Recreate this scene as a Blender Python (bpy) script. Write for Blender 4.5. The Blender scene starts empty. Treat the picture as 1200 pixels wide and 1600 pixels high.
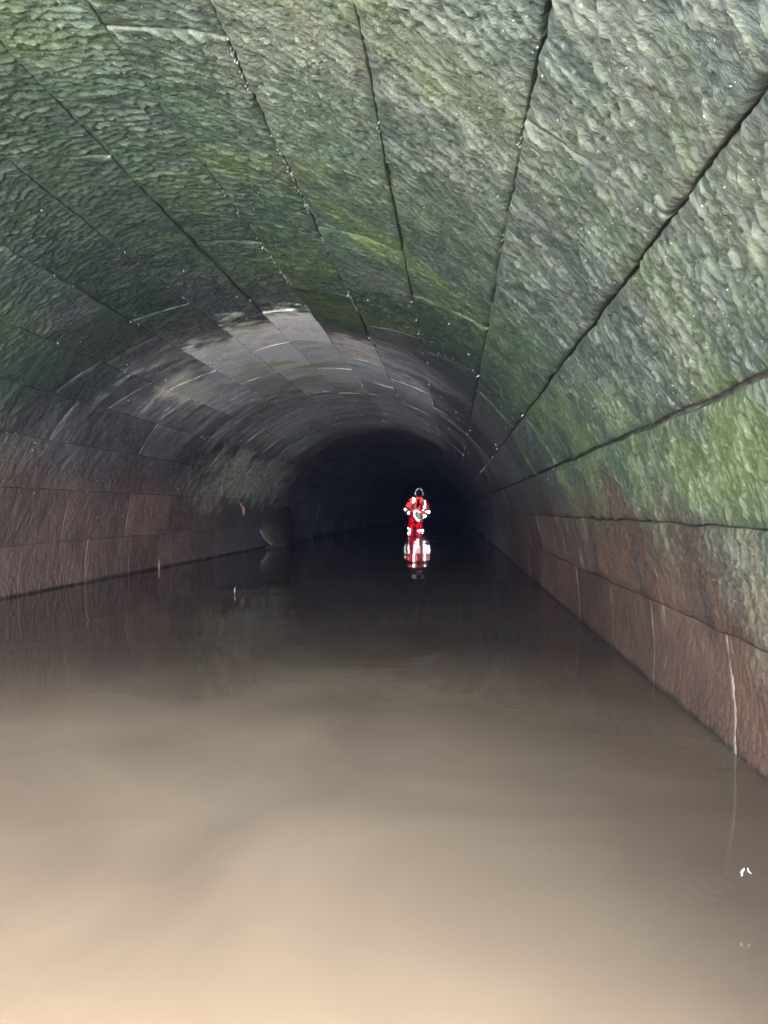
import bpy, math, random
import numpy as np
from mathutils import Vector, Matrix

random.seed(7)
rng = np.random.default_rng(11)
SC = bpy.context.scene
COL = SC.collection

# ------------------------------------------------------------------ camera, sky, sun, exposure
CAM_Z = 0.57
YAW = math.atan(108 / 1156)
cam_d = bpy.data.cameras.new('camera')
cam = bpy.data.objects.new('camera', cam_d); COL.objects.link(cam)
cam.location = (0, 0, CAM_Z)
cam.rotation_euler = (math.radians(90 - 0.15), 0, YAW)
cam_d.sensor_fit = 'VERTICAL'; cam_d.sensor_height = 36
cam_d.lens = 36 * 1156 / 1600
cam_d.clip_start = 0.02; cam_d.clip_end = 5000
SC.camera = cam

SUN_EL, SUN_AZ = 62.0, 92.0        # elevation; azimuth clockwise from +Y. High sun from the side on the pale shore added outside: none of it enters the tunnel directly
world = bpy.data.worlds.new('World'); SC.world = world; world.use_nodes = True
wn = world.node_tree; wn.nodes.clear()
sky = wn.nodes.new('ShaderNodeTexSky'); sky.sky_type = 'NISHITA'; sky.sun_disc = False
sky.dust_density = 3.5; sky.air_density = 0.8; sky.sun_elevation = math.radians(SUN_EL); sky.sun_rotation = math.radians(SUN_AZ)
bg = wn.nodes.new('ShaderNodeBackground'); bg.inputs['Strength'].default_value = 0.06
wo = wn.nodes.new('ShaderNodeOutputWorld')
wn.links.new(sky.outputs[0], bg.inputs[0]); wn.links.new(bg.outputs[0], wo.inputs[0])
sl = bpy.data.lights.new('sun', 'SUN'); sl.energy = 5.0; sl.angle = math.radians(0.53); sl.color = (1, 0.96, 0.91)
sun = bpy.data.objects.new('sun', sl); COL.objects.link(sun)
sun.rotation_euler = (math.radians(90 - SUN_EL), 0, math.radians(180 - SUN_AZ))
sun.location = (0, -20, 6)
SC.view_settings.view_transform = 'Standard'; SC.view_settings.look = 'None'
SC.view_settings.exposure = 5.0; SC.view_settings.gamma = 1; SC.view_settings.use_curve_mapping = False
SC.render.engine = 'CYCLES'
SC.cycles.use_guiding = True; SC.cycles.guiding_training_samples = 128; SC.cycles.use_adaptive_sampling = False
SC.cycles.max_bounces = 14; SC.cycles.diffuse_bounces = 7; SC.cycles.glossy_bounces = 9
SC.cycles.caustics_reflective = True; SC.cycles.sample_clamp_indirect = 8

# ------------------------------------------------------------------ measures of the place
CX, R = -1.1115, 1.767             # tunnel axis and radius of the barrel vault (springing at the water)
MOUTH = 0.70                       # y of the tunnel mouth
END = 62.0
BED = -0.64
TH = [-1.2, 9.2, 17.6, 26, 35.2, 45.5, 58.2, 70.7, 81.3, 91.4, 101.7, 112.7, 124.2, 134.5, 144.8, 156.2, 168.9, 181.2]
# transverse joints measured course by course: (y at the right/low-angle edge, y at the other edge)
J = {0: [(1.79, 1.79), (2.50, 2.44), (3.15, 3.07)],
     1: [(1.42, 1.50), (1.82, 1.98), (2.22, 2.46), (3.35, 3.35)],
     2: [(1.18, 1.22), (1.97, 1.90), (2.98, 3.06)],
     3: [(1.64, 1.78), (2.42, 2.60)],
     4: [(2.13, 2.27), (2.52, 2.86)],
     5: [(1.76, 1.99), (2.88, 3.20), (4.86, 5.57)],
     6: [(2.13, 2.24), (2.67, 2.82), (3.38, 3.62), (4.02, 4.38)],
     7: [(1.69, 1.73), (2.99, 2.98), (3.81, 3.80), (4.96, 4.93)],
     8: [(2.06, 2.08), (2.69, 2.66), (3.22, 3.24), (4.30, 4.42), (5.19, 5.14)],
     9: [(2.41, 2.35), (3.47, 3.45), (4.42, 4.60), (6.72, 6.84)],
     10: [(3.15, 3.12), (4.06, 4.02), (4.83, 4.74), (8.17, 8.30)],
     11: [(3.73, 3.66), (4.37, 4.35), (5.49, 5.34), (6.24, 6.04), (6.87, 6.85)],
     12: [(3.72, 3.61), (4.27, 4.19), (5.02, 4.86), (5.76, 5.70), (7.18, 6.96)],
     13: [(4.47, 4.49), (5.73, 5.83)],
     14: [(4.18, 4.25), (5.62, 5.61), (7.99, 8.53)],
     15: [(5.09, 5.15), (7.64, 7.87)],
     16: [(4.68, 4.66)]}
CRACK = {4: 0.0012, 5: 0.002, 7: 0.004, 3: 0.007, 2: 0.0008}   # extra width of the long joint under course i

CRACKS = [(26.1, 3.53, 21.6, 3.36), (30.2, 3.86, 26.0, 3.59), (44.4, 1.94, 41.4, 1.91), (31.8, 1.12, 30.0, 1.06), (79.7, 3.18, 77.7, 3.49),
          (30.4, 1.63, 27.0, 1.57), (61.4, 2.39, 58.8, 2.36), (97.9, 3.28, 91.7, 3.39), (24.5, 3.3, 20.5, 3.22), (78, 1.95, 74, 2.02)]   # (angle, y) to (angle, y)
# ------------------------------------------------------------------ noise in numpy
def _h(ix, iy, s):
    n = (ix.astype(np.int64) * 374761393 + iy.astype(np.int64) * 668265263 + s * 1274126177) & 0xffffffff
    n = ((n ^ (n >> 13)) * 1103515245) & 0xffffffff
    n = ((n ^ (n >> 16)) * 2654435761) & 0xffffffff
    return ((n ^ (n >> 15)) & 0xffffff) / 0xffffff
def vnoise(x, y, s=0):
    ix, iy = np.floor(x), np.floor(y); fx, fy = x - ix, y - iy
    fx = fx * fx * fx * (fx * (fx * 6 - 15) + 10); fy = fy * fy * fy * (fy * (fy * 6 - 15) + 10)
    a, b, c, d = _h(ix, iy, s), _h(ix + 1, iy, s), _h(ix, iy + 1, s), _h(ix + 1, iy + 1, s)
    return (a + (b - a) * fx) * (1 - fy) + (c + (d - c) * fx) * fy
def fbm(x, y, s=0, o=4, g=0.5):
    t, a, n = 0, 1.0, 0
    for k in range(o):
        t = t + a * vnoise(x * 2 ** k + 7.3 * k, y * 2 ** k - 3.1 * k, s + k * 17); n += a; a *= g
    return t / n
def scales(x, y, s=0):
    """overlapping hammer-blow facets: every cell is a little ramp along y with a step at its edge"""
    ix, iy = np.floor(x), np.floor(y)
    best = np.full(x.shape, 9.0); out = np.zeros(x.shape)
    for dx in (-1, 0, 1):
        for dy in (-1, 0, 1):
            cx, cy = ix + dx, iy + dy
            px, py = cx + 0.1 + 0.8 * _h(cx, cy, s), cy + 0.1 + 0.8 * _h(cx, cy, s + 5)
            d = (x - px) ** 2 + (y - py) ** 2
            m = d < best
            best = np.where(m, d, best)
            out = np.where(m, (y - py) * 0.9 + 0.5 * (_h(cx, cy, s + 9) - 0.5), out)
    return out
def ripples(x, y, per, s=0):
    """tooled surface: short wavy ridges running across the stone, each rising slowly and breaking off sharply"""
    ph = y / per + 2.2 * fbm(x * 7, y * 5.5, s, 2) + 0.75 * fbm(x * 20, y * 15, s + 40, 2)
    t = ph - np.floor(ph)
    a = sstep(0.22, 0.62, fbm(x * 17, y * 24, s + 80, 2))
    return np.where(t < 0.84, t / 0.84, (1 - t) / 0.16) * (0.25 + 0.75 * a)
def sstep(a, b, x):
    t = np.clip((x - a) / (b - a), 0, 1); return t * t * (3 - 2 * t)
def band(x, a, b, w):
    return sstep(a - w, a + w, x) * (1 - sstep(b - w, b + w, x))

# ------------------------------------------------------------------ colours of the stone surface (albedo, by place on the vault)
def surface(th, y, sd):
    """th in degrees, y in metres, sd a per-stone number. Returns rgb albedo and a smoothness 0..1 (slime, lime film)"""
    u = np.radians(th) * R
    n1 = fbm(u * 1.6, y * 1.6, 31, 4); n2 = fbm(u * 5, y * 5, 77, 4); n3 = fbm(u * 14, y * 22, 91, 3)
    st = fbm(u * 2.0, y * 12, 55, 4)                     # streaks that run round the vault
    rs = random.Random(sd); t1, t2, t3 = rs.random(), rs.random(), rs.random()
    base = np.stack([0.112 + 0 * u, 0.117 + 0 * u, 0.124 + 0 * u], -1) * (0.72 + 0.5 * t1)
    brown = np.array([0.205, 0.125, 0.095]); green = np.array([0.052, 0.130, 0.070]); ygreen = np.array([0.20, 0.275, 0.088])
    lime = np.array([0.83, 0.83, 0.82]); ylime = np.array([0.78, 0.74, 0.58]); pale = np.array([0.205, 0.222, 0.180])
    dark = np.array([0.050, 0.046, 0.046])
    def mix(c, k, m): 
        m = np.clip(m, 0, 1)[..., None]; return c * (1 - m) + np.asarray(k) * m
    c = base
    # weathered grey-brown, paler grains
    c = mix(c, pale, 0.55 * sstep(0.52, 0.72, n2) * (1 - sstep(4.5, 7, y)))
    c = mix(c, [0.19, 0.205, 0.24], 0.55 * (1 - sstep(1.0, 1.75, y)) * band(th, 28, 70, 8))  # cool daylight painted in as a bluish tint near the mouth
    c = mix(c, [0.15, 0.115, 0.085], 0.75 * (1 - sstep(14, 27, th)))
    # algae, thick towards the daylight
    g = band(th + 22 * (n1 - 0.5), 15, 139, 9) * (1 - sstep(3.6, 5.0, y + 2.2 * (n1 - 0.5) + 1.0 * (t2 - 0.5)))
    g = g * (0.70 + 0.6 * (n2 - 0.5) + 0.25 * (t3 - 0.5))
    c = mix(c, green, g * 0.95)
    yg = g * sstep(0.45, 0.68, 0.75 * fbm(u * 2.6, y * 2.9, 143, 4) + 0.25 * fbm(u * 21, y * 34, 144, 3)) * 0.8
    yg = yg + 0.9 * band(th, 18.5, 26, 2.4) * band(y, 1.25, 1.88, 0.16) * sstep(0.25, 0.55, n2 + 0.1)
    yg = yg * (1 - 0.55 * sstep(66, 92, th))
    c = mix(c, ygreen, yg)
    c = mix(c, [0.185, 0.205, 0.165], 0.7 * band(th, 27, 75, 7) * (1 - sstep(1.5, 2.6, y)) * sstep(0.35, 0.62, 0.5 * n2 + 0.5 * n3))
    c = c * (1 - 0.32 * band(th, 20, 60, 8))[..., None]
    # iron-brown silt stain above the water; left side painted lighter for its stronger light
    lo = np.minimum(th, 180 - th)
    side = np.where(th < 90, 13.0 + 9.0 * sstep(1.6, 2.8, y), 33.0)
    brown = np.where((th < 90)[..., None], np.array([0.120, 0.070, 0.047]), np.array([0.42, 0.26, 0.195]))
    b = (1 - sstep(side * 0.55, side * 1.25, lo + 14 * (n1 - 0.5))) * (1 - 0.5 * sstep(6.5, 12, y))
    mm = np.clip(b * 0.9, 0, 1)[..., None]; c = c * (1 - mm) + brown * (0.7 + 0.6 * n2[..., None]) * mm
    # right-hand springing courses: pale and black streaks running down
    rr = band(th, 8, 18, 2) * band(y, 1.3, 4.5, 0.4)
    c = mix(c, [0.36, 0.30, 0.19], rr * sstep(0.60, 0.70, fbm(u * 1.2, y * 9, 205, 3)) * 0.75)
    c = mix(c, dark, rr * sstep(0.62, 0.72, fbm(u * 1.0, y * 8, 305, 3)) * 0.7)
    # grey zone beyond the algae
    c = mix(c, [0.20, 0.19, 0.20], 0.8 * sstep(7, 10.5, y))
    k = sstep(3.9, 5.6, y + 1.5 * (n1 - 0.5)) * band(th, 20, 150, 12)
    c = mix(c, [0.15, 0.14, 0.15], k * 0.75)
    c = c * (0.225 + 0.14 * sstep(1.0, 3.0, y) + 0.24 * sstep(3.8, 5.5, y) + 0.10 * band(th, -5, 14, 3) + 0.08 * (th > 125) + 0.40 * sstep(7.0, 10.5, y))[..., None]  # daylight balance put into the colour: darker near mouth, paler deeper
    # lime deposit on the crown
    l1 = 0 * u
    for (t0, t1_, y0, y1, am) in ((101.7, 112.7, 4.80, 6.3, 1.0), (91.4, 101.7, 4.58, 7.1, 1.0), (81.3, 91.4, 4.36, 7.3, 0.95), (70.7, 81.3, 4.96, 7.6, 0.8), (58.2, 70.7, 5.6, 7.4, 0.4), (112.7, 124.2, 5.40, 6.1, 0.7)):
        l1 = l1 + am * ((th > t0) & (th <= t1_)) * sstep(y0 - 0.12, y0 + 0.22, y + 0.5 * (n2 - 0.5) + 0.3 * (n3 - 0.5)) * (1 - sstep(y1 - 1.2, y1 + 1.0, y + 1.6 * (st - 0.5)))
    l1 = l1 * (0.62 + 0.55 * sstep(0.32, 0.58, 0.5 * st + 0.5 * fbm(u * 24, y * 34, 813, 3)))
    c = mix(c, lime * 0.75, 0.85 * band(th + 16 * (n1 - 0.5), 58, 132, 14) * band(y + 1.2 * (n1 - 0.5), 5.1, 11.0, 0.8) * (0.35 + 0.65 * sstep(0.3, 0.65, 0.6 * st + 0.4 * n3)))
    c = mix(c, lime, l1)
    c = mix(c, [0.40, 0.46, 0.24], l1 * 0.85 * band(th, 90, 108, 6) * sstep(0.45, 0.62, fbm(u * 3, y * 3, 401, 3)))
    l2 = band(th, 58, 128, 10) * band(y + 0.9 * (n1 - 0.5) + 0.5 * (n3 - 0.5), 7.9, 10.6, 0.45) * (0.40 + 0.7 * sstep(0.38, 0.62, 0.6 * st + 0.4 * fbm(u * 26, y * 30, 812, 3)))
    c = mix(c, lime, l2)
    l3 = band(th + 14 * (n2 - 0.5) + 5 * (n3 - 0.5), 136, 158, 4) * band(y + 1.3 * (n2 - 0.5) + 0.8 * (n3 - 0.5), 7.7, 11.2, 0.8) * (0.55 + 0.5 * sstep(0.36, 0.62, fbm(u * 34, y * 15, 811, 4)))
    c = mix(c, ylime, l3)
    l4 = band(th + 6 * (n2 - 0.5), 117, 126, 2.0) * band(y, 5.2, 6.0, 0.1) * 0.8 + 0.5 * band(th, 118, 134, 3) * sstep(0.65, 0.68, st) * band(y, 4.6, 8, 0.5) * sstep(0.4, 0.6, n3)
    c = mix(c, ylime, l4)
    l5 = band(th, 137, 150, 3) * band(y, 4.3, 6.6, 0.3) * (0.25 + 0.4 * sstep(0.45, 0.6, n3))
    c = mix(c, [0.18, 0.175, 0.18], l5)
    l6 = band(th, 30, 72, 6) * band(y + 0.9 * (n1 - 0.5), 6.6, 8.6, 0.3) * sstep(0.45, 0.7, st) * 0.8
    c = mix(c, lime * 0.5, l6)
    # damp depth of the tunnel; fading daylight painted into its colour
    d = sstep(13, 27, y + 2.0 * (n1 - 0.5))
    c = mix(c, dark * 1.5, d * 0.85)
    tide = 1 - sstep(0.006, 0.022, np.minimum(u, math.pi * R - u) + 0.012 * (n3 - 0.5) + 0.006 * (n2 - 0.5))
    c = mix(c, [0.012, 0.011, 0.010], tide * 0.85)
    c = c * (0.82 + 0.36 * n3[..., None]) * (np.array([0.78, 0.78, 0.78]) + 0.44 * t2 + np.array([0.05, 0.0, -0.05]) * (t3 - 0.5) * 2)
    sm = np.clip(0.65 * k + 0.9 * (l1 > 0.3) * 0.7 + 0.8 * l2 + d * 0.8 + np.where(th < 90, 0.45 + 0.25 * (lo < 10), 0.12) * b, 0, 1)
    return np.clip(c, 0.01, 0.8), sm

# ------------------------------------------------------------------ materials
def mat(name, col=(0.5, 0.5, 0.5), rough=0.6, metal=0.0, **kw):
    m = bpy.data.materials.new(name); m.use_nodes = True
    b = m.node_tree.nodes['Principled BSDF']
    b.inputs['Base Color'].default_value = (*col, 1); b.inputs['Roughness'].default_value = rough
    b.inputs['Metallic'].default_value = metal
    for k, v in kw.items(): b.inputs[k].default_value = v
    return m
class NT:
    def __init__(s, m): s.m = m; s.t = m.node_tree; s.b = s.t.nodes['Principled BSDF']
    def n(s, t, **kw):
        x = s.t.nodes.new(t)
        for k, v in kw.items(): setattr(x, k, v)
        return x
    def l(s, a, b): s.t.links.new(a, b)
    def math(s, op, a, b=None, c=None):
        x = s.n('ShaderNodeMath', operation=op)
        for i, v in enumerate((a, b, c)):
            if v is None: continue
            if isinstance(v, (int, float)): x.inputs[i].default_value = v
            else: s.l(v, x.inputs[i])
        return x.outputs[0]
def noise_col(m, c1, c2, scale, detail=4, bump=0.0, dist=0.01, bscale=None):
    t = NT(m); tc = t.n('ShaderNodeNewGeometry')
    nz = t.n('ShaderNodeTexNoise'); nz.inputs['Scale'].default_value = scale; nz.inputs['Detail'].default_value = detail
    t.l(tc.outputs['Position'], nz.inputs['Vector'])
    r = t.n('ShaderNodeValToRGB'); r.color_ramp.elements[0].position = 0.35; r.color_ramp.elements[1].position = 0.65
    r.color_ramp.elements[0].color = (*c1, 1); r.color_ramp.elements[1].color = (*c2, 1)
    t.l(nz.outputs[0], r.inputs[0]); t.l(r.outputs[0], t.b.inputs['Base Color'])
    if bump:
        n2 = t.n('ShaderNodeTexNoise'); n2.inputs['Scale'].default_value = bscale or scale * 4; n2.inputs['Detail'].default_value = 6
        t.l(tc.outputs['Position'], n2.inputs['Vector'])
        b = t.n('ShaderNodeBump'); b.inputs['Strength'].default_value = bump; b.inputs['Distance'].default_value = dist
        t.l(n2.outputs[0], b.inputs['Height']); t.l(b.outputs[0], t.b.inputs['Normal'])
    return m

def stone_material():
    m = mat('hammered_stone', rough=0.6); t = NT(m)
    at = t.n('ShaderNodeAttribute', attribute_name='stain')
    sm = t.n('ShaderNodeAttribute', attribute_name='smooth_film')
    uv = t.n('ShaderNodeUVMap', uv_map='arc')
    # fine speckle of grains
    g = t.n('ShaderNodeTexNoise'); g.inputs['Scale'].default_value = 120; g.inputs['Detail'].default_value = 5; g.inputs['Roughness'].default_value = 0.65
    t.l(uv.outputs[0], g.inputs['Vector'])
    gr = t.n('ShaderNodeMapRange'); gr.inputs[1].default_value = 0.3; gr.inputs[2].default_value = 0.7; gr.inputs[3].default_value = 0.5; gr.inputs[4].default_value = 1.55
    t.l(g.outputs[0], gr.inputs[0])
    mx = t.n('ShaderNodeVectorMath', operation='SCALE'); t.l(at.outputs['Color'], mx.inputs[0]); t.l(gr.outputs[0], mx.inputs['Scale'])
    # pale mineral flecks
    fl = t.n('ShaderNodeTexNoise'); fl.inputs['Scale'].default_value = 55; fl.inputs['Detail'].default_value = 3
    t.l(uv.outputs[0], fl.inputs['Vector'])
    fr = t.n('ShaderNodeMapRange'); fr.inputs[1].default_value = 0.64; fr.inputs[2].default_value = 0.72; fr.inputs[4].default_value = 0.35
    t.l(fl.outputs[0], fr.inputs[0])
    mc = t.n('ShaderNodeMix', data_type='RGBA'); mc.inputs['B'].default_value = (0.16, 0.16, 0.14, 1)
    t.l(fr.outputs[0], mc.inputs['Factor']); t.l(mx.outputs[0], mc.inputs['A'])
    # bright flecks painted in for wet glints, and small pits
    vo = t.n('ShaderNodeTexVoronoi'); vo.inputs['Scale'].default_value = 150; t.l(uv.outputs[0], vo.inputs['Vector'])
    sc_ = t.n('ShaderNodeSeparateColor'); t.l(vo.outputs['Color'], sc_.inputs[0])
    near_c = t.math('LESS_THAN', vo.outputs['Distance'], t.math('MULTIPLY', sc_.outputs[1], 0.24))
    fleck = t.math('MULTIPLY', near_c, t.math('GREATER_THAN', sc_.outputs[0], 0.80))
    pit = t.math('MULTIPLY', near_c, t.math('LESS_THAN', sc_.outputs[0], 0.38))
    m1 = t.n('ShaderNodeMix', data_type='RGBA'); m1.inputs['B'].default_value = (0.24, 0.25, 0.21, 1); t.l(t.math('MULTIPLY', fleck, 0.7), m1.inputs['Factor']); t.l(mc.outputs['Result'], m1.inputs['A'])
    mc = t.n('ShaderNodeMix', data_type='RGBA'); mc.inputs['B'].default_value = (0.014, 0.016, 0.013, 1); t.l(t.math('MULTIPLY', pit, 0.6), mc.inputs['Factor']); t.l(m1.outputs['Result'], mc.inputs['A'])
    # hammer marks finer than the mesh
    mp = t.n('ShaderNodeMapping'); mp.inputs['Scale'].default_value = (22, 52, 1); t.l(uv.outputs[0], mp.inputs[0])
    wz = t.n('ShaderNodeTexNoise'); wz.inputs['Scale'].default_value = 9; wz.inputs['Detail'].default_value = 3; t.l(uv.outputs[0], wz.inputs['Vector'])
    wa = t.n('ShaderNodeVectorMath', operation='MULTIPLY_ADD'); wa.inputs[1].default_value = (2.6, 3.4, 0); t.l(wz.outputs['Color'], wa.inputs[0]); t.l(mp.outputs[0], wa.inputs[2])
    vn = t.n('ShaderNodeTexNoise'); vn.inputs['Scale'].default_value = 1.0; vn.inputs['Detail'].default_value = 4; vn.inputs['Roughness'].default_value = 0.6
    t.l(wa.outputs[0], vn.inputs['Vector'])
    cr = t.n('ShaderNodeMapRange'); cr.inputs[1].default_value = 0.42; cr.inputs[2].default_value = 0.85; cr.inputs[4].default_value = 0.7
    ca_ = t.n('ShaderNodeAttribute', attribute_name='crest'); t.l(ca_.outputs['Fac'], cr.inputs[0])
    cm = t.n('ShaderNodeMix', data_type='RGBA', blend_type='SCREEN'); cm.inputs['B'].default_value = (0.060, 0.068, 0.050, 1)  # crests painted paler, standing in for relief shading
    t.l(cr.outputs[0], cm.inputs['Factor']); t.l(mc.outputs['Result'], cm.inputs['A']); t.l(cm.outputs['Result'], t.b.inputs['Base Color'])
    amp = t.n('ShaderNodeMapRange'); amp.inputs[3].default_value = 1.0; amp.inputs[4].default_value = 0.5; t.l(sm.outputs['Fac'], amp.inputs[0])
    b1 = t.n('ShaderNodeBump'); b1.inputs['Distance'].default_value = 0.010
    t.l(amp.outputs[0], b1.inputs['Strength']); t.l(vn.outputs[0], b1.inputs['Height'])
    b2 = t.n('ShaderNodeBump'); b2.inputs['Distance'].default_value = 0.003; b2.inputs['Strength'].default_value = 0.6
    t.l(g.outputs[0], b2.inputs['Height']); t.l(b1.outputs[0], b2.inputs['Normal'])
    t.l(b2.outputs[0], t.b.inputs['Normal'])
    rr = t.n('ShaderNodeMapRange'); rr.inputs[3].default_value = 0.62; rr.inputs[4].default_value = 0.38; t.l(sm.outputs['Fac'], rr.inputs[0])
    t.l(rr.outputs[0], t.b.inputs['Roughness'])
    t.b.inputs['Specular IOR Level'].default_value = 0.3
    return m
M = {}
M['stone'] = stone_material()
M['mortar'] = noise_col(mat('joint_mortar', rough=0.9), (0.03, 0.028, 0.028), (0.09, 0.085, 0.08), 30, 4, 0.5, 0.01)
M['lime'] = noise_col(mat('lime_crust', rough=0.5), (0.16, 0.155, 0.145), (0.38, 0.37, 0.35), 60, 3, 0.4, 0.004)
M['drop'] = mat('water_bead', (0.50, 0.52, 0.53), 0.08, 0.0, **{'IOR': 1.33, 'Coat Weight': 1.0})

# ------------------------------------------------------------------ mesh helpers
def link(name, me, mats, parent=None):
    o = bpy.data.objects.new(name, me); COL.objects.link(o)
    for m in (mats if isinstance(mats, (list, tuple)) else [mats]):
        if m and m.name not in me.materials: me.materials.append(m)
    if parent: o.parent = parent
    return o
def thing(name, label, cat, loc=(0, 0, 0), group=None):
    o = bpy.data.objects.new(name, None); COL.objects.link(o); o.location = loc
    o['label'] = label; o['category'] = cat
    if group: o['group'] = group
    return o
def tag(o, label, cat, group=None):
    o['label'] = label; o['category'] = cat
    if group: o['group'] = group
    return o
def quads_mesh(name, V, Q, smooth=True):
    me = bpy.data.meshes.new(name)
    V = np.asarray(V, np.float32); Q = np.asarray(Q, np.int32)
    me.vertices.add(len(V)); me.vertices.foreach_set('co', V.ravel())
    me.loops.add(Q.size); me.loops.foreach_set('vertex_index', Q.ravel())
    me.polygons.add(len(Q)); me.polygons.foreach_set('loop_start', np.arange(0, Q.size, 4, dtype=np.int32))
    me.update(calc_edges=True)
    me.polygons.foreach_set('use_smooth', np.full(len(Q), smooth))
    return me
def grid_quads(n, m):
    i = np.arange(n - 1)[:, None] * m + np.arange(m - 1)[None, :]
    return np.stack([i, i + 1, i + m + 1, i + m], -1).reshape(-1, 4)

# ------------------------------------------------------------------ the vault, stone by stone
def course_breaks(i):
    br = list(J[i]); rs = random.Random(100 + i)
    out = []
    y0 = br[0]
    while y0[0] > MOUTH + 1.0:                           # nearer than the first joint seen
        L = rs.uniform(0.65, 0.95); y0 = (y0[0] - L, y0[1] - L); out.insert(0, y0)
    out.insert(0, (MOUTH, MOUTH))
    if len(out) > 1 and out[1][0] - MOUTH < 0.25: out.pop(1)
    for k, b in enumerate(br):
        p = out[-1]; gap = b[0] - p[0]
        if k and gap > 1.45:
            n = 2 if gap < 2.2 else 3
            for q in range(1, n):
                f = q / n + rs.uniform(-0.08, 0.08); out.append((p[0] + gap * f, p[1] + (b[1] - p[1]) * f))
        out.append(b)
    sl = br[-1][1] - br[-1][0]
    while out[-1][0] < END - 1.5:
        sl *= 0.5
        y = out[-1][0] + rs.uniform(0.55, 1.05); out.append((y, y + sl + rs.uniform(-0.05, 0.05)))
    out.append((END, END))
    return out
def stone_arrays(i, a, b, sd, res):
    """one ashlar: hammered face plus four joint faces going back into the wall"""
    rs = random.Random(sd)
    ta, tb = TH[i], TH[i + 1]
    wid = math.radians(tb - ta) * R; ln = (b[0] + b[1] - a[0] - a[1]) / 2
    ns = max(3, int(wid / res) + 1); nt = max(3, int(ln / res) + 1)
    def spread(n, L):                                     # rows pulled towards the edges, for the arris
        x = np.linspace(0, 1, n)
        if L / res > 12: 
            e = 0.0035 / L
            x = np.concatenate([[0, e], np.linspace(2 * e, 1 - 2 * e, n), [1 - e, 1]])
        return x
    s, t = spread(ns, wid), spread(nt, ln)
    S, T = np.meshgrid(s, t, indexing='ij')
    ga = 0.0014 + CRACK.get(i, 0) * 0.5; gb = 0.0014 + CRACK.get(i + 1, 0) * 0.5   # half gaps of the long joints
    ge = rs.uniform(0.0010, 0.0026) if (2 < i < 14 and a[0] < 5) else 0.0003                                    # half gap of the cross joints
    ts, te = a[0] + (a[1] - a[0]) * S, b[0] + (b[1] - b[0]) * S
    U0 = math.radians(ta) * R + ga + (wid - ga - gb) * S
    Y0 = ts + ge + (te - ts - 2 * ge) * T
    # the joints wander; both neighbours share the wander, a little more is their own
    own = 0.0016 if 2 < i < 13 else 0.0
    fu = 1 - np.minimum(1, np.minimum(S, 1 - S) * wid / 0.05); fy = 1 - np.minimum(1, np.minimum(T, 1 - T) * ln / 0.05)
    U = U0 + fu * (0.016 * (fbm(Y0 * 7, U0 * 0.3, 3, 4) - 0.5) + 2 * own * (fbm(Y0 * 40 + sd, U0, 5) - 0.5))
    Y = Y0 + fy * (0.022 * (fbm(U0 * 8, Y0 * 0.3 + i * 7, 4, 4) - 0.5) + 2 * own * (fbm(U0 * 40 + sd, Y0, 6) - 0.5))
    th = np.degrees(U / R)
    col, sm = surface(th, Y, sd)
    de = np.minimum(np.minimum(S, 1 - S) * wid, np.minimum(T, 1 - T) * ln)
    if i in (0, 1, 15, 16):                                            # lime washed out of the upright joints near the water
        ms = np.exp(-(T * ln / (0.007 if i == 0 else 0.004)) ** 2) * (0.42 if i == 0 and a[0] < 2 else 0.06)
        col = col * (1 - ms[..., None]) + np.array([0.33, 0.30, 0.26]) * ms[..., None]
    if 3 < i < 14 and rs.random() < 0.6:                               # smeared mortar along one cross joint
        ms = np.exp(-(T * ln / 0.005) ** 2) * sstep(0.4, 0.6, fbm(U * 9, Y * 9 + sd, 640, 3)) * 0.32
        col = col * (1 - ms[..., None]) + np.array([0.19, 0.19, 0.15]) * ms[..., None]
    # cracks inside the stones
    ck = 0 * U
    for (t0, y0, t1, y1) in CRACKS:
        if t1 > tb + 1 or t0 < ta - 1: continue
        u0, u1 = math.radians(t0) * R, math.radians(t1) * R
        dx, dy = u1 - u0, y1 - y0; L2 = dx * dx + dy * dy
        uu, yy = U + 0.016 * (fbm(U * 20, Y * 20, 701, 3) - 0.5), Y + 0.03 * (fbm(U * 18, Y * 18, 702, 3) - 0.5)
        f = np.clip(((uu - u0) * dx + (yy - y0) * dy) / L2, 0, 1)
        dd_ = np.hypot(uu - u0 - f * dx, yy - y0 - f * dy)
        ck = np.maximum(ck, np.exp(-(dd_ / (0.0045 * (1 - 0.6 * abs(2 * f - 1)))) ** 2))
    # relief
    near_ = a[0] < (5.0 if i > 10 else 3.9)
    ang = rs.uniform(-0.30, 0.30) + (0.35 if i < 8 else -0.25)
    ca, sa = math.cos(ang), math.sin(ang)
    wx = 0.05 * (fbm(U * 6, Y * 6, 211) - 0.5); wy = 0.045 * (fbm(U * 7, Y * 7, 223) - 0.5)
    p, q = (U + wx) * ca - (Y + wy) * sa, (U + wx) * sa + (Y + wy) * ca
    k = 1.0 - 0.75 * sm
    if res < 0.03:
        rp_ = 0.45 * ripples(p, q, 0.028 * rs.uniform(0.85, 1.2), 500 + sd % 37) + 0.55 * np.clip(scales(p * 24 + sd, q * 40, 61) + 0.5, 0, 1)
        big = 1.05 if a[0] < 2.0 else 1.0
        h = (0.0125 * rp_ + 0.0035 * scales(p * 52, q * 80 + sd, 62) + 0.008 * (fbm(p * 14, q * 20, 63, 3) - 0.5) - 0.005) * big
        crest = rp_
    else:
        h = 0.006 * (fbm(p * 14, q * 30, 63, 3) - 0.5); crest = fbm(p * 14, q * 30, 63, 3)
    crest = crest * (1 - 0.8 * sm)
    h = h * k * rs.uniform(0.85, 1.25)
    h = h * (0.35 + 0.65 * sstep(0.0, 0.03, de))                       # dressed margin
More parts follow.
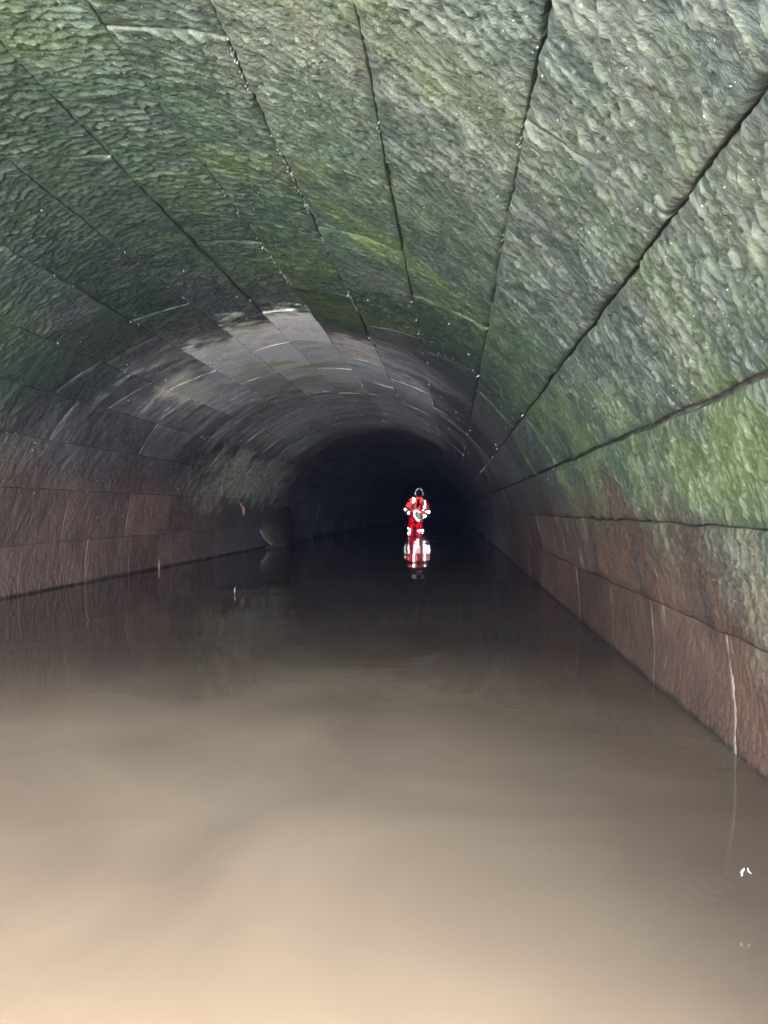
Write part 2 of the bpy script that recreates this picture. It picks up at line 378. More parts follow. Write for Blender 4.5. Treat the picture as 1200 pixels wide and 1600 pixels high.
    h = h + 0.010 * (fbm(U * 4 + sd, Y * 4, 301) - 0.5) + rs.uniform(-1, 1) * ((0.006 if a[0] < 3.4 else 0.003) if 2 < i < 13 and near_ else 0.001)
    tl_ = 0.006 if (2 < i < 13 and a[0] < 3.4) else 0.0012
    h = h + rs.uniform(-tl_, tl_) * (S - 0.5) + rs.uniform(-tl_, tl_) * (T - 0.5)
    chip = sstep(0.55, 0.75, fbm(U * 12 + 3 * sd, Y * 12, 307, 3)) * 0.012
    dl = np.minimum(S * wid + 0.03 * (CRACK.get(i, 0) == 0), (1 - S) * wid + 0.03 * (CRACK.get(i + 1, 0) == 0))   # distance to an open crack
    dT = np.minimum(T, 1 - T) * ln
    if near_ and 2 < i < 14: h = h - (0.0045 + 0.8 * chip) * (1.0 if res < 0.007 else 1.6) * np.exp(-dT / max(0.005, 0.8 * res))
    h = h - ((0.0015 + 0.35 * chip) if (i < 13 and a[0] < 5) else 0.0006) * np.exp(-de / 0.004) - (0.003 + 0.9 * chip) * np.exp(-dl / 0.006)
    h = h - 0.016 * ck
    rad = R - h
    # skirt rows
    def wrap(A): return np.pad(A, 1, mode='edge')
    U, Y, rad, S2 = wrap(U), wrap(Y), wrap(rad), None
    back = np.zeros(U.shape, bool); back[0] = back[-1] = True; back[:, 0] = back[:, -1] = True
    rad = np.where(back, R + 0.07, rad)
    cz = col
    C = np.pad(cz, ((1, 1), (1, 1), (0, 0)), mode='edge'); C[back] *= 0.6
    SM = wrap(sm); CR = wrap(crest)
    thr = U / R
    V = np.stack([CX + rad * np.cos(thr), Y, rad * np.sin(thr)], -1)
    n, m = U.shape
    Q = grid_quads(n, m)[:, ::-1]
    FL = back.ravel()[Q].any(1)
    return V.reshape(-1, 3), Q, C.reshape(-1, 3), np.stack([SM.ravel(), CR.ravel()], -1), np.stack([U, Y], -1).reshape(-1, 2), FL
def finish(me, C, SM, UV, FL):
    me.polygons.foreach_set('use_smooth', ~FL)
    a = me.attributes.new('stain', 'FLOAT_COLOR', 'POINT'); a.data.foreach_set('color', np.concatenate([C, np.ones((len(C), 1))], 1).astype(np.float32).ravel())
    f = me.attributes.new('smooth_film', 'FLOAT', 'POINT'); f.data.foreach_set('value', SM[:, 0].astype(np.float32))
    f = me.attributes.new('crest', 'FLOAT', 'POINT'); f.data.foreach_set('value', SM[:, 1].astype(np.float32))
    uvl = me.uv_layers.new(name='arc')
    idx = np.empty(len(me.loops), np.int32); me.loops.foreach_get('vertex_index', idx)
    uvl.data.foreach_set('uv', UV[idx].astype(np.float32).ravel())

tunnel = thing('stone_tunnel', 'long half-flooded barrel-vaulted tunnel of hammered stone blocks, green near the mouth', 'tunnel', (CX, MOUTH, 0))
allst = []
for i in range(17):
    br = course_breaks(i)
    for k in range(len(br) - 1):
        allst.append((min(br[k + 1]), i, br[k], br[k + 1], 1000 * i + k))
allst.sort(key=lambda q: q[0])
org = np.array([CX, MOUTH, 0])
rest = []
for n, (ym, i, a, b, sd) in enumerate(allst):
    yc = max(a[0], 1.0); near = yc
    if b[0] < 0.95: res = 0.05
    elif near < 2.3: res = 0.0058
    elif near < 3.6: res = 0.0085
    elif near < 5.2: res = 0.0125
    elif near < 11.5: res = 0.019
    elif near < 15: res = 0.05
    else: res = 0.16
    V, Q, C, SM, UV, FL = stone_arrays(i, a, b, sd, res)
    if n < 300:
        c0 = V.mean(0)
        me = quads_mesh('stone', V - c0, Q); finish(me, C, SM, UV, FL)
        o = link('stone', me, M['stone'], tunnel); o.location = c0 - org
    else:
        rest.append((V, Q, C, SM, UV, FL))
off = 0; Vs, Qs = [], []
for V, Q, C, SM, UV, FL in rest:
    Vs.append(V); Qs.append(Q + off); off += len(V)
me = quads_mesh('distant_stonework', np.concatenate(Vs) - org, np.concatenate(Qs))
finish(me, np.concatenate([r[2] for r in rest]), np.concatenate([r[3] for r in rest]), np.concatenate([r[4] for r in rest]), np.concatenate([r[5] for r in rest]))
o = link('distant_stonework', me, M['stone'], tunnel); o['kind'] = 'stuff'

# mortar behind the joints and the walls below the water
ths = np.radians(np.linspace(0, 180, 61)); ys = np.array([MOUTH, 2, 4, 8, 16, 30, END])
prof = [(CX + R + 0.03, BED)] + [(CX + (R + 0.03) * math.cos(t), (R + 0.03) * math.sin(t)) for t in ths] + [(CX - R - 0.03, BED)]
V = np.array([[x, y, z] for (x, z) in prof for y in ys]); Q = grid_quads(len(prof), len(ys))[:, ::-1]
link('mortar_bed', quads_mesh('mortar_bed', V - org, Q), M['mortar'], tunnel)
for sx in (1, -1):
    xx = CX + sx * (R + 0.002)
    V = np.array([[xx, y, z] for z in (BED, -0.06, -0.012) for y in ys]); Q = grid_quads(3, len(ys))
    if sx < 0: Q = Q[:, ::-1]
    link('footing', quads_mesh('footing', V - org, Q), M['mortar'], tunnel)
V = np.array([[CX - 2, END, BED], [CX + 2, END, BED], [CX + 2, END, 2], [CX - 2, END, 2]])
link('end_cap', quads_mesh('end_cap', V - org, [[0, 1, 2, 3]]), M['mortar'], tunnel)  # added dark cap; the tunnel itself runs on

# lime crust along the leaking joints, lime beads and water drops on the vault: too many to count
def blob_cloud(name, pts, mats, parent, kind='stuff', seed=3):
    """pts: (theta_deg, y, size_u, size_y, size_r)"""
    rs = random.Random(seed); V, F = [], []
    for th, y, su, sy, sr in pts:
        t = math.radians(th); er = Vector((math.cos(t), 0, math.sin(t))); eu = Vector((-math.sin(t), 0, math.cos(t))); ey = Vector((0, 1, 0))
        c = Vector((CX, y, 0)) + er * (R - 0.003); k = len(V); nn = 6
        V.append(c - er * sr); 
        for j in range(nn):
            q = 2 * math.pi * j / nn; f = rs.uniform(0.6, 1.25); V.append(c - er * sr * 0.35 + eu * su * f * math.cos(q) + ey * sy * f * math.sin(q))
        V.append(c + er * 0.01)
        for j in range(nn):
            F.append((k, k + 1 + j, k + 1 + (j + 1) % nn)); F.append((k + nn + 1, k + 1 + (j + 1) % nn, k + 1 + j))
    me = bpy.data.meshes.new(name); me.from_pydata([v - Vector(org) for v in V], [], F); me.update()
    o = link(name, me, mats, parent); o['kind'] = kind
    return o
rs = random.Random(5); pts = []
for j, y0, y1, n, sz in ((7, 1.5, 9, 420, 0.004), (8, 2.6, 5.2, 110, 0.004), (5, 1.3, 2.6, 40, 0.0022), (10, 3.0, 6.5, 120, 0.0035), (6, 1.6, 7, 70, 0.003)):
    for k in range(n):
        y = y0 + (y1 - y0) * rs.random(); g = vnoise(np.array([y * 5.0]), np.array([j * 3.3]), 9)[0]
        if g < 0.45: continue
        s = sz * rs.uniform(0.4, 1.4) * (0.4 + 0.11 * y); pts.append((TH[j] + rs.gauss(0, 0.14), y, s * 0.8, s * rs.uniform(1, 2.2), s * 0.7))
blob_cloud('lime_crust', pts, M['lime'], tunnel)
pts = []
for k in range(340):
    th = rs.uniform(18, 166); y = 2.0 + 9.0 * rs.random() ** 0.9
    if y < 3.4 and rs.random() < 0.75: continue
    if th < 40 and rs.random() < 0.5: continue
    s = 0.0008 * (y * 0.55 + 0.6) * rs.choice((0.6, 0.8, 1, 1, 1.4, 2.0)); pts.append((th, y, s, s, s * 1.3))
for j in range(4, 15):
    for k in range(9):
        y = rs.uniform(3, 9.5); s = 0.0010 * (y * 0.5 + 0.6) * rs.uniform(0.8, 1.8); pts.append((TH[j] + rs.gauss(0, 0.15), y, s, s, s * 1.6))
blob_cloud('hanging_beads', pts, M['drop'], tunnel, seed=8)

# ------------------------------------------------------------------ water, bed, ground outside
def water_material():
    m = mat('muddy_water', (0.2, 0.15, 0.1), 0.045, **{'IOR': 1.33}); t = NT(m)
    g = t.n('ShaderNodeNewGeometry')
    nz = t.n('ShaderNodeTexNoise'); nz.inputs['Scale'].default_value = 1.7; nz.inputs['Detail'].default_value = 5; nz.inputs['Distortion'].default_value = 0.8
    t.l(g.outputs['Position'], nz.inputs['Vector'])
    r = t.n('ShaderNodeValToRGB'); e = r.color_ramp.elements
    e[0].position = 0.35; e[0].color = (0.150, 0.112, 0.072, 1); e[1].position = 0.66; e[1].color = (0.198, 0.148, 0.094, 1)
    t.l(nz.outputs[0], r.inputs[0])
    # light falloff painted in: water paler near mouth, darker beyond and by right wall
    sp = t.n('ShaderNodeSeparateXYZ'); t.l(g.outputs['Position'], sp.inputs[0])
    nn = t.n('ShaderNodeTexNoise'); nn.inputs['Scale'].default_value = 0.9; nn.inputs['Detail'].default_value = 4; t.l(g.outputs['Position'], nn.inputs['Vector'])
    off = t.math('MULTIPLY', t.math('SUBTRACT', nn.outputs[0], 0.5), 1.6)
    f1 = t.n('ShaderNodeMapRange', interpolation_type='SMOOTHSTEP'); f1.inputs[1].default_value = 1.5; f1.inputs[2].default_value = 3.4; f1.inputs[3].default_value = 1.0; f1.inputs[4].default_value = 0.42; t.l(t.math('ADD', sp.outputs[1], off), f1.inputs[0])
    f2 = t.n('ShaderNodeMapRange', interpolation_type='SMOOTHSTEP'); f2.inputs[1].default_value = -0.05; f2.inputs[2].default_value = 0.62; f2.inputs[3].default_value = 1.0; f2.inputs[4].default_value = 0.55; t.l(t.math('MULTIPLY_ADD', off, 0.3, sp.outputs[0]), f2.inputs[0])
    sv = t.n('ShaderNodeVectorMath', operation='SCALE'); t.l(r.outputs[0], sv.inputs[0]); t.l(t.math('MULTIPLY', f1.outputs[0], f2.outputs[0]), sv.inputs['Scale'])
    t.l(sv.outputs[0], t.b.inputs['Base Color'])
    mp = t.n('ShaderNodeMapping'); mp.inputs['Scale'].default_value = (0.7, 1.6, 1); t.l(g.outputs['Position'], mp.inputs[0])
    w1 = t.n('ShaderNodeTexNoise'); w1.inputs['Scale'].default_value = 3.2; w1.inputs['Detail'].default_value = 2.5; t.l(mp.outputs[0], w1.inputs['Vector'])
    w2 = t.n('ShaderNodeTexNoise'); w2.inputs['Scale'].default_value = 0.8; w2.inputs['Detail'].default_value = 1; t.l(mp.outputs[0], w2.inputs['Vector'])
    h = t.math('MULTIPLY_ADD', w2.outputs[0], 2.6, t.math('MULTIPLY', w1.outputs[0], 0.35))
    # rings spreading from where drops hit
    sx = t.n('ShaderNodeSeparateXYZ'); t.l(g.outputs['Position'], sx.inputs[0])
    for (x, y, fr, rad, am) in ((0.395, 1.16, 230, 0.10, 0.05), (-1.48, 4.93, 110, 0.32, 0.35), (-2.5, 9.9, 60, 0.55, 0.45), (-0.3, 2.6, 150, 0.12, 0.05)):
        dx = t.math('SUBTRACT', sx.outputs[0], x); dy = t.math('SUBTRACT', sx.outputs[1], y)
        d = t.math('SQRT', t.math('ADD', t.math('MULTIPLY', dx, dx), t.math('MULTIPLY', dy, dy)))
        w = t.math('SINE', t.math('MULTIPLY', d, fr))
        fall = t.math('MAXIMUM', t.math('SUBTRACT', 1.0, t.math('DIVIDE', d, rad)), 0.0)
        h = t.math('ADD', h, t.math('MULTIPLY', t.math('MULTIPLY', w, fall), am))
    # livelier wavelets where the person wades
    w3 = t.n('ShaderNodeTexNoise'); w3.inputs['Scale'].default_value = 5.5; w3.inputs['Detail'].default_value = 2; t.l(mp.outputs[0], w3.inputs['Vector'])
    fy = t.n('ShaderNodeMapRange', interpolation_type='SMOOTHSTEP'); fy.inputs[1].default_value = 6; fy.inputs[2].default_value = 12; fy.inputs[4].default_value = 0.25; t.l(sx.outputs[1], fy.inputs[0])
    h = t.math('MULTIPLY_ADD', w3.outputs[0], fy.outputs[0], h)
    b = t.n('ShaderNodeBump'); b.inputs['Distance'].default_value = 0.0035; b.inputs['Strength'].default_value = 1.0
    t.l(h, b.inputs['Height']); t.l(b.outputs[0], t.b.inputs['Normal'])
    return m
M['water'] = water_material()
M['bed'] = noise_col(mat('silt', rough=0.9), (0.10, 0.075, 0.055), (0.16, 0.12, 0.09), 3, 5, 0.3)
M['added_gravel'] = noise_col(mat('bounce_gravel', rough=0.9), (0.52, 0.56, 0.61), (0.62, 0.66, 0.71), 9, 6, 0.5, 0.02)  # kept pale and cool so the added shore throws light inside
M['grass'] = noise_col(mat('bank_grass', rough=0.9), (0.05, 0.08, 0.025), (0.09, 0.12, 0.045), 4, 6, 0.6, 0.05)
M['wallstone'] = noise_col(mat('headwall_stone', rough=0.8), (0.16, 0.15, 0.13), (0.30, 0.28, 0.25), 5, 6, 0.6, 0.01)
def sheet(name, x0, x1, y0, y1, z, m, nx=2, ny=2):
    V = [[x, y, z] for x in np.linspace(x0, x1, nx) for y in np.linspace(y0, y1, ny)]
    o = link(name, quads_mesh(name, V, grid_quads(nx, ny)[:, ::-1], False), m); o['kind'] = 'structure'; return o
sheet('ground', -400, 400, -400, 400, BED, M['bed'])
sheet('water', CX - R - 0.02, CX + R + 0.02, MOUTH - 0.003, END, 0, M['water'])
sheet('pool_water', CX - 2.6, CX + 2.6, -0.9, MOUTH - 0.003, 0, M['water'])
def prism(name, poly, y0, y1, m):                        # poly in (x, z), extruded in y
    n = len(poly); V = [[x, y0, z] for x, z in poly] + [[x, y1, z] for x, z in poly]
    F = [[k, (k + 1) % n, (k + 1) % n + n, k + n] for k in range(n)] + [list(range(n))[::-1], list(range(n, 2 * n))]
    me = bpy.data.meshes.new(name); me.from_pydata(V, [], F); me.update()
    o = link(name, me, m); o['kind'] = 'structure'; return o
# unseen pale gravel shore, added to bounce sunlight inside: one sheet with uneven ground
gx = np.linspace(-34, 34, 137); gy = np.linspace(-50, MOUTH + 0.01, 121)
X, Y = np.meshgrid(gx, gy, indexing='ij')
dx = np.maximum(0, np.abs(X) - 1.9); dy = np.maximum(0, -0.35 - Y)
dd = np.sqrt(dx ** 2 + dy ** 2)
Z = np.where(dd > 0, -0.25 + 0.31 * sstep(0, 0.5, dd) + 0.012 * dd + 4.6 * sstep(2.6, 7.6, dd) + 1.5 * sstep(9, 26, dd) + (0.05 + 0.5 * sstep(2.5, 5, dd)) * (fbm(X * 0.8, Y * 0.8, 5) - 0.5), -0.5)
V = np.stack([X + CX, Y, Z], -1).reshape(-1, 3)
o = link('bounce_shore', quads_mesh('bounce_shore', V, grid_quads(137, 121)[:, ::-1]), M['added_gravel']); o['kind'] = 'structure'
arc = [(CX + (R + 0.08) * math.cos(t), (R + 0.08) * math.sin(t)) for t in ths]
hill = [(CX + R + 0.08, BED)] + arc + [(CX - R - 0.08, BED), (CX - 40, BED), (CX - 30, 1.5), (CX - 6, 3.4), (CX + 6, 3.4), (CX + 30, 1.5), (CX + 40, BED)]
# hill built of three closed strips so that no face has a hole
ring = arc; half = len(arc) // 2
prism('hill', [(CX + R + 0.08, BED)] + arc[:half + 1] + [(CX, 3.5), (CX + 8, 3.2), (CX + 30, 1.5), (CX + 40, BED)][:], MOUTH + 0.02, END + 6, M['grass'])
prism('hill', (arc[half:] + [(CX - R - 0.08, BED), (CX - 40, BED), (CX - 30, 1.5), (CX - 8, 3.2), (CX, 3.5)]), MOUTH + 0.02, END + 6, M['grass'])

# ------------------------------------------------------------------ loft helpers for the objects
def tube(path, radii, seg=14, caps=True, squash=None):
    """verts, faces of a tube through path; radii may be (a, b) pairs"""
    P = [Vector(p) for p in path]; V, F = [], []
    ref = Vector((0, 1, 0))
    for k, p in enumerate(P):
        d = (P[min(k + 1, len(P) - 1)] - P[max(k - 1, 0)]).normalized()
        r_ = ref if abs(d.dot(ref)) < 0.9 else Vector((1, 0, 0))
        u = d.cross(r_).normalized(); w = u.cross(d).normalized()
        ra = radii[k]; a, b = ra if isinstance(ra, tuple) else (ra, ra)
        for j in range(seg):
            q = 2 * math.pi * j / seg; V.append(p + u * a * math.cos(q) + w * b * math.sin(q))
    for k in range(len(P) - 1):
        for j in range(seg):
            F.append((k * seg + j, k * seg + (j + 1) % seg, (k + 1) * seg + (j + 1) % seg, (k + 1) * seg + j))
    if caps: F.append(tuple(range(seg))[::-1]); F.append(tuple(range((len(P) - 1) * seg, len(P) * seg)))
    return V, F
def join(*parts):
    V, F = [], []
    for v, f in parts:
        k = len(V); V += list(v); F += [tuple(i + k for i in q) for q in f]
    return V, F
def mobj(name, vf, m, parent=None, smooth=True, sub=0):
    me = bpy.data.meshes.new(name); me.from_pydata([tuple(v) for v in vf[0]], [], vf[1]); me.update()
    if smooth: me.polygons.foreach_set('use_smooth', np.full(len(me.polygons), True))
    o = link(name, me, m, parent)
    if sub:
        s = o.modifiers.new('subdivision', 'SUBSURF'); s.levels = s.render_levels = sub
    return o
def skin(name, nodes, edges, m, parent, sub=2):
    me = bpy.data.meshes.new(name); me.from_pydata([n[0] for n in nodes], edges, []); me.update()
    o = link(name, me, m, parent)
    s = o.modifiers.new('skin', 'SKIN'); s.use_smooth_shade = True
    for k, n in enumerate(nodes):
        r = n[1]; me.skin_vertices[0].data[k].radius = r if isinstance(r, tuple) else (r, r)
    me.skin_vertices[0].data[0].use_root = True
    q = o.modifiers.new('subdivision', 'SUBSURF'); q.levels = q.render_levels = sub
    return o

# prismatic sheeting on the bands, added elsewhere as reflectors to brighten: small three-sided mirror corners that send light back where it came from
from mathutils.bvhtree import BVHTree
def prisms(name, polys, objs, a, m, parent, keep=1.0, seed=1, skip=None):
    trees = []
    for o in objs: trees.append(BVHTree.FromPolygons([v.co.copy() for v in o.data.vertices], [tuple(p.vertices) for p in o.data.polygons]))
    rs_ = random.Random(seed); V, F = [], []
    hgt = a * math.sqrt(3) / 2; dep = a / math.sqrt(6)
    def inside(x, z, P):
        c = False
        for k in range(len(P)):
            (x1, z1), (x2, z2) = P[k - 1], P[k]
            if (z1 > z) != (z2 > z) and x < (x2 - x1) * (z - z1) / (z2 - z1) + x1: c = not c
        return c
    xs = [p[0] for P in polys for p in P]; zs = [p[1] for P in polys for p in P]
    for r in range(int((max(zs) - min(zs)) / hgt) + 2):
        for q in range(int((max(xs) - min(xs)) / (a / 2)) + 2):
            x = min(xs) + q * a / 2; z0 = min(zs) + r * hgt; up = (q + r) % 2 == 0
            tri = [(x - a / 2, z0), (x + a / 2, z0), (x, z0 + hgt)] if up else [(x - a / 2, z0 + hgt), (x, z0), (x + a / 2, z0 + hgt)]
            cx_, cz_ = sum(t[0] for t in tri) / 3, sum(t[1] for t in tri) / 3
            if not any(inside(cx_, cz_, P) for P in polys): continue
            if skip and any(inside(cx_, cz_, P) for P in skip): continue
            if keep < 1 and vnoise(np.array([cx_ * 22.0 + seed]), np.array([cz_ * 13.0]), seed)[0] * 0.8 + rs_.random() * 0.2 > keep: continue
            hy = [h[0].y for h in (t.ray_cast(Vector((cx_, -2, cz_ + zz)), Vector((0, 1, 0))) for t in trees) if h[0]]
            if not hy: continue
            y = min(hy) - dep - 0.004; k = len(V)
            V += [(t[0], y, t[1] + zz) for t in tri] + [(cx_, y + dep, cz_ + zz)]
            F += [(k, k + 1, k + 3), (k + 1, k + 2, k + 3), (k + 2, k, k + 3)]
    o = mobj(name, (V, F), m, parent, smooth=False); o['kind'] = 'stuff'
    return o
# ------------------------------------------------------------------ the wading person
M['cloth'] = noise_col(mat('red_fabric', rough=0.75), (0.62, 0.035, 0.03), (0.75, 0.07, 0.045), 14, 4, 0.7, 0.02, 9)
M['trouser'] = noise_col(mat('dark_red_fabric', rough=0.7), (0.42, 0.012, 0.02), (0.55, 0.03, 0.035), 12, 4, 0.7, 0.02, 8)
M['tape'] = mat('white_band', (0.80, 0.82, 0.82), 0.5)
M['prism'] = mat('silver_prisms', (0.93, 0.94, 0.95), 0.02, 1.0)
M['redprism'] = mat('added_red_prisms', (0.47, 0.165, 0.16), 0.03, 1.0)
M['greenprism'] = mat('added_green_prisms', (0.27, 0.30, 0.25), 0.03, 1.0)
M['greyprism'] = mat('added_grey_prisms', (0.36, 0.36, 0.37), 0.03, 1.0)
M['redprism2'] = mat('added_dark_red_prisms', (0.40, 0.07, 0.115), 0.03, 1.0)
M['skin'] = mat('skin', (0.30, 0.17, 0.12), 0.55)
M['black'] = mat('black_plastic', (0.012, 0.012, 0.014), 0.45)
M['strap'] = mat('grey_strap', (0.35, 0.35, 0.36), 0.6)
M['grey'] = mat('grey_rubber', (0.16, 0.17, 0.17), 0.4)
M['rim'] = mat('white_plastic', (0.85, 0.86, 0.84), 0.3)
M['green'] = noise_col(mat('green_lining', rough=0.6), (0.10, 0.17, 0.09), (0.16, 0.24, 0.13), 10)
PX, PY = -1.02, 20.6
person = thing('person', 'person wading thigh-deep in the dark tunnel, red suit with white reflective bands and dark helmet', 'person', (PX, PY, BED - 0.035))
zz = -BED
def L(x, y, z): return (x, y, z + zz)
sh_l, el_l, wr_l = L(-0.13, 0.02, 0.87), L(-0.27, -0.02, 0.60), L(-0.15, -0.27, 0.52)
sh_r, el_r, wr_r = L(0.27, 0.02, 0.84), L(0.31, -0.03, 0.55), L(0.20, -0.27, 0.43)
nodes = [(L(-0.02, 0.02, 0.30), (0.12, 0.10)), (L(0.02, 0.01, 0.52), (0.12, 0.09)), (L(0.06, 0.0, 0.78), (0.14, 0.09)), (L(0.08, -0.01, 0.93), 0.055), (L(0.085, -0.02, 0.99), 0.05),
         (L(0.085, -0.035, 1.05), (0.068, 0.078)), (L(0.085, -0.03, 1.14), (0.074, 0.09)),
         (sh_l, 0.055), (el_l, 0.042), (wr_l, 0.028), (sh_r, 0.055), (el_r, 0.042), (wr_r, 0.028),
         (L(-0.13, 0, 0.18), 0.085), (L(-0.15, -0.03, -0.14), 0.06), (L(-0.15, 0.02, -0.55), 0.045),
         (L(0.09, 0, 0.18), 0.085), (L(0.10, -0.04, -0.14), 0.06), (L(0.11, 0.02, -0.55), 0.045),
         (L(-0.15, -0.14, -0.60), 0.03), (L(0.11, -0.14, -0.60), 0.03)]
edges = [(0, 1), (1, 2), (2, 3), (3, 4), (4, 5), (5, 6), (2, 7), (7, 8), (8, 9), (2, 10), (10, 11), (11, 12), (0, 13), (13, 14), (14, 15), (0, 16), (16, 17), (17, 18), (15, 19), (18, 20)]
# palms and five fingers a side, closing on the tub
for (wk, wr, sgn, pd) in ((9, wr_l, 1, Vector((0.55, -0.80, -0.1))), (12, wr_r, -1, Vector((-0.55, -0.80, -0.1)))):
    w = Vector(wr); pd = pd.normalized(); pc = w + pd * 0.055
    nodes.append((tuple(pc), (0.034, 0.017))); pk = len(nodes) - 1; edges.append((wk, pk))
    up = Vector((0, 0, 1))
    for f, (dz, ln) in enumerate(((0.03, 0.062), (0.010, 0.072), (-0.010, 0.067), (-0.03, 0.052))):
        a_ = pc + pd * 0.035 + up * dz; b_ = a_ + pd * ln * 0.5; c_ = b_ + (pd * 0.4 + Vector((sgn * 0.7, 0.5, -0.1))).normalized() * ln * 0.5
        k = len(nodes); nodes += [(tuple(a_), 0.010), (tuple(b_), 0.009), (tuple(c_), 0.007)]; edges += [(pk, k), (k, k + 1), (k + 1, k + 2)]
    a_ = pc + up * 0.035 - pd * 0.02; b_ = a_ + up * 0.03 + pd * 0.02; k = len(nodes)
    nodes += [(tuple(a_), 0.012), (tuple(b_), 0.009)]; edges += [(pk, k), (k, k + 1)]
skin('body', nodes, edges, M['skin'], person)
# jacket: torso and two sleeves in one mesh
tor = [L(-0.03, 0.02, 0.30), L(-0.02, 0.02, 0.42), L(0.02, 0.015, 0.58), L(0.05, 0.01, 0.72), L(0.07, 0.005, 0.84), L(0.08, 0, 0.92), L(0.082, -0.005, 0.97)]
trr = [(0.20, 0.16), (0.19, 0.155), (0.185, 0.15), (0.20, 0.15), (0.205, 0.14), (0.12, 0.11), (0.068, 0.07)]
def between(a, b, f): return tuple(Vector(a).lerp(Vector(b), f))
jl = tube([between(sh_l, tor[5], 0.35), sh_l, between(sh_l, el_l, 0.5), el_l, between(el_l, wr_l, 0.5), wr_l], [0.075, 0.085, 0.078, 0.072, 0.062, 0.05])
jr = tube([between(sh_r, tor[5], 0.35), sh_r, between(sh_r, el_r, 0.5), el_r, between(el_r, wr_r, 0.5), wr_r], [0.075, 0.085, 0.078, 0.072, 0.062, 0.05])
jacket = mobj('jacket', join(tube(tor, trr, 20), jl, jr), M['cloth'], person, sub=1)
tl = tube([L(-0.07, 0.02, 0.30), L(-0.125, 0.01, 0.16), L(-0.15, -0.02, 0.0), L(-0.15, -0.02, -0.25), L(-0.15, 0.02, -0.50)], [(0.13, 0.15), (0.115, 0.13), (0.10, 0.11), 0.09, 0.075])
tr = tube([L(0.03, 0.02, 0.30), L(0.085, 0.01, 0.16), L(0.10, -0.03, 0.0), L(0.10, -0.03, -0.25), L(0.11, 0.02, -0.50)], [(0.13, 0.15), (0.115, 0.13), (0.10, 0.11), 0.09, 0.075])
hp = tube([L(-0.02, 0.02, 0.40), L(-0.02, 0.02, 0.30), L(-0.02, 0.02, 0.19), L(-0.02, 0.02, 0.13)], [(0.185, 0.15), (0.205, 0.165), (0.19, 0.15), (0.10, 0.09)], 18)
trousers = mobj('trousers', join(tl, tr, hp), M['trouser'], person, sub=1)
for sx in (-0.15, 0.11):
    mobj('boot', join(tube([L(sx, 0.02, -0.40), L(sx, 0.02, -0.56), L(sx, 0.01, -0.625)], [0.072, 0.066, 0.068]), tube([L(sx, 0.05, -0.60), L(sx, -0.08, -0.60), L(sx, -0.17, -0.61)], [0.045, 0.045, 0.028])), M['grey'], person, sub=1)
# reflective bands: round sleeves and thighs, and braces over the chest
def ringband(c0, c1, f0, f1, r): 
    a, b = between(c0, c1, f0), between(c0, c1, f1)
    return tube([a, b], [r, r], 20)
for (a, b, f0, f1, r) in ((sh_l, el_l, 0.70, 0.92, 0.082), (el_l, wr_l, 0.45, 0.75, 0.070), (sh_r, el_r, 0.72, 0.94, 0.082), (el_r, wr_r, 0.45, 0.75, 0.070)):
    mobj('reflective_band', ringband(a, b, f0, f1, r), M['tape'], person)
def brace(x_top, x_bot, z0, z1, w):
    V, F = [], []; n = 9
    for k in range(n):
        f = k / (n - 1); z = z1 + (z0 - z1) * f; x = x_top + (x_bot - x_top) * f
        zc = [p[2] - zz for p in tor]
        a = np.interp(z, zc, [r[0] for r in trr]); b = np.interp(z, zc, [r[1] for r in trr]); cx = np.interp(z, zc, [p[0] for p in tor])
        for dx in (-w / 2, w / 2):
            q = max(-0.96, min(0.96, (x + dx - cx) / a)); yy = -b * math.sqrt(1 - q * q)
            V += [L(x + dx, yy - 0.008, z), L(x + dx, yy + 0.01, z)]
    for k in range(n - 1):
        a = 4 * k; F += [(a, a + 2, a + 6, a + 4), (a + 1, a + 5, a + 7, a + 3), (a, a + 4, a + 5, a + 1), (a + 2, a + 3, a + 7, a + 6)]
    return V, F
mobj('reflective_brace', brace(-0.07, -0.09, 0.60, 0.90, 0.085), M['tape'], person)
mobj('reflective_brace', brace(0.20, 0.20, 0.62, 0.88, 0.06), M['tape'], person)
BANDS = [[(-0.34, 0.61), (-0.33, 0.70), (-0.19, 0.665), (-0.18, 0.60)], [(-0.31, 0.48), (-0.315, 0.56), (-0.24, 0.52), (-0.20, 0.57), (-0.17, 0.52), (-0.24, 0.46)],
         [(0.22, 0.53), (0.22, 0.62), (0.38, 0.62), (0.385, 0.52)], [(0.14, 0.40), (0.16, 0.45), (0.30, 0.49), (0.34, 0.46), (0.24, 0.40), (0.17, 0.36)],
         [(-0.12, 0.60), (-0.095, 0.965), (-0.03, 0.98), (-0.045, 0.60)], [(0.165, 0.60), (0.20, 0.88), (0.24, 0.87), (0.265, 0.78), (0.235, 0.61)],
         [(-0.25, 0.095), (-0.24, 0.12), (-0.14, 0.065), (-0.15, 0.04)], [(0.02, 0.02), (0.02, 0.045), (0.20, 0.065), (0.20, 0.035)]]
RED = [[(-0.05, 0.97), (0.13, 0.97), (0.30, 0.80), (0.36, 0.60), (0.36, 0.44), (0.10, 0.42), (-0.10, 0.45), (-0.36, 0.50), (-0.34, 0.66), (-0.24, 0.85), (-0.13, 0.96)]]
RED2 = [[(-0.25, 0.46), (0.21, 0.46), (0.21, 0.0), (0.0, -0.02), (-0.02, 0.10), (-0.06, 0.10), (-0.12, -0.02), (-0.27, 0.0)]]
DARK = [[(0.0, 0.66), (0.03, 0.92), (0.12, 0.90), (0.07, 0.68)], [(0.16, 0.86), (0.14, 0.60), (0.165, 0.60), (0.20, 0.88)]]
prisms('silver_reflectors', BANDS, [jacket, trousers], 0.014, M['prism'], person)
prisms('red_reflectors', RED, [jacket], 0.014, M['redprism'], jacket, 0.66, 5, BANDS + DARK)  # mirror corners added to brighten the jacket
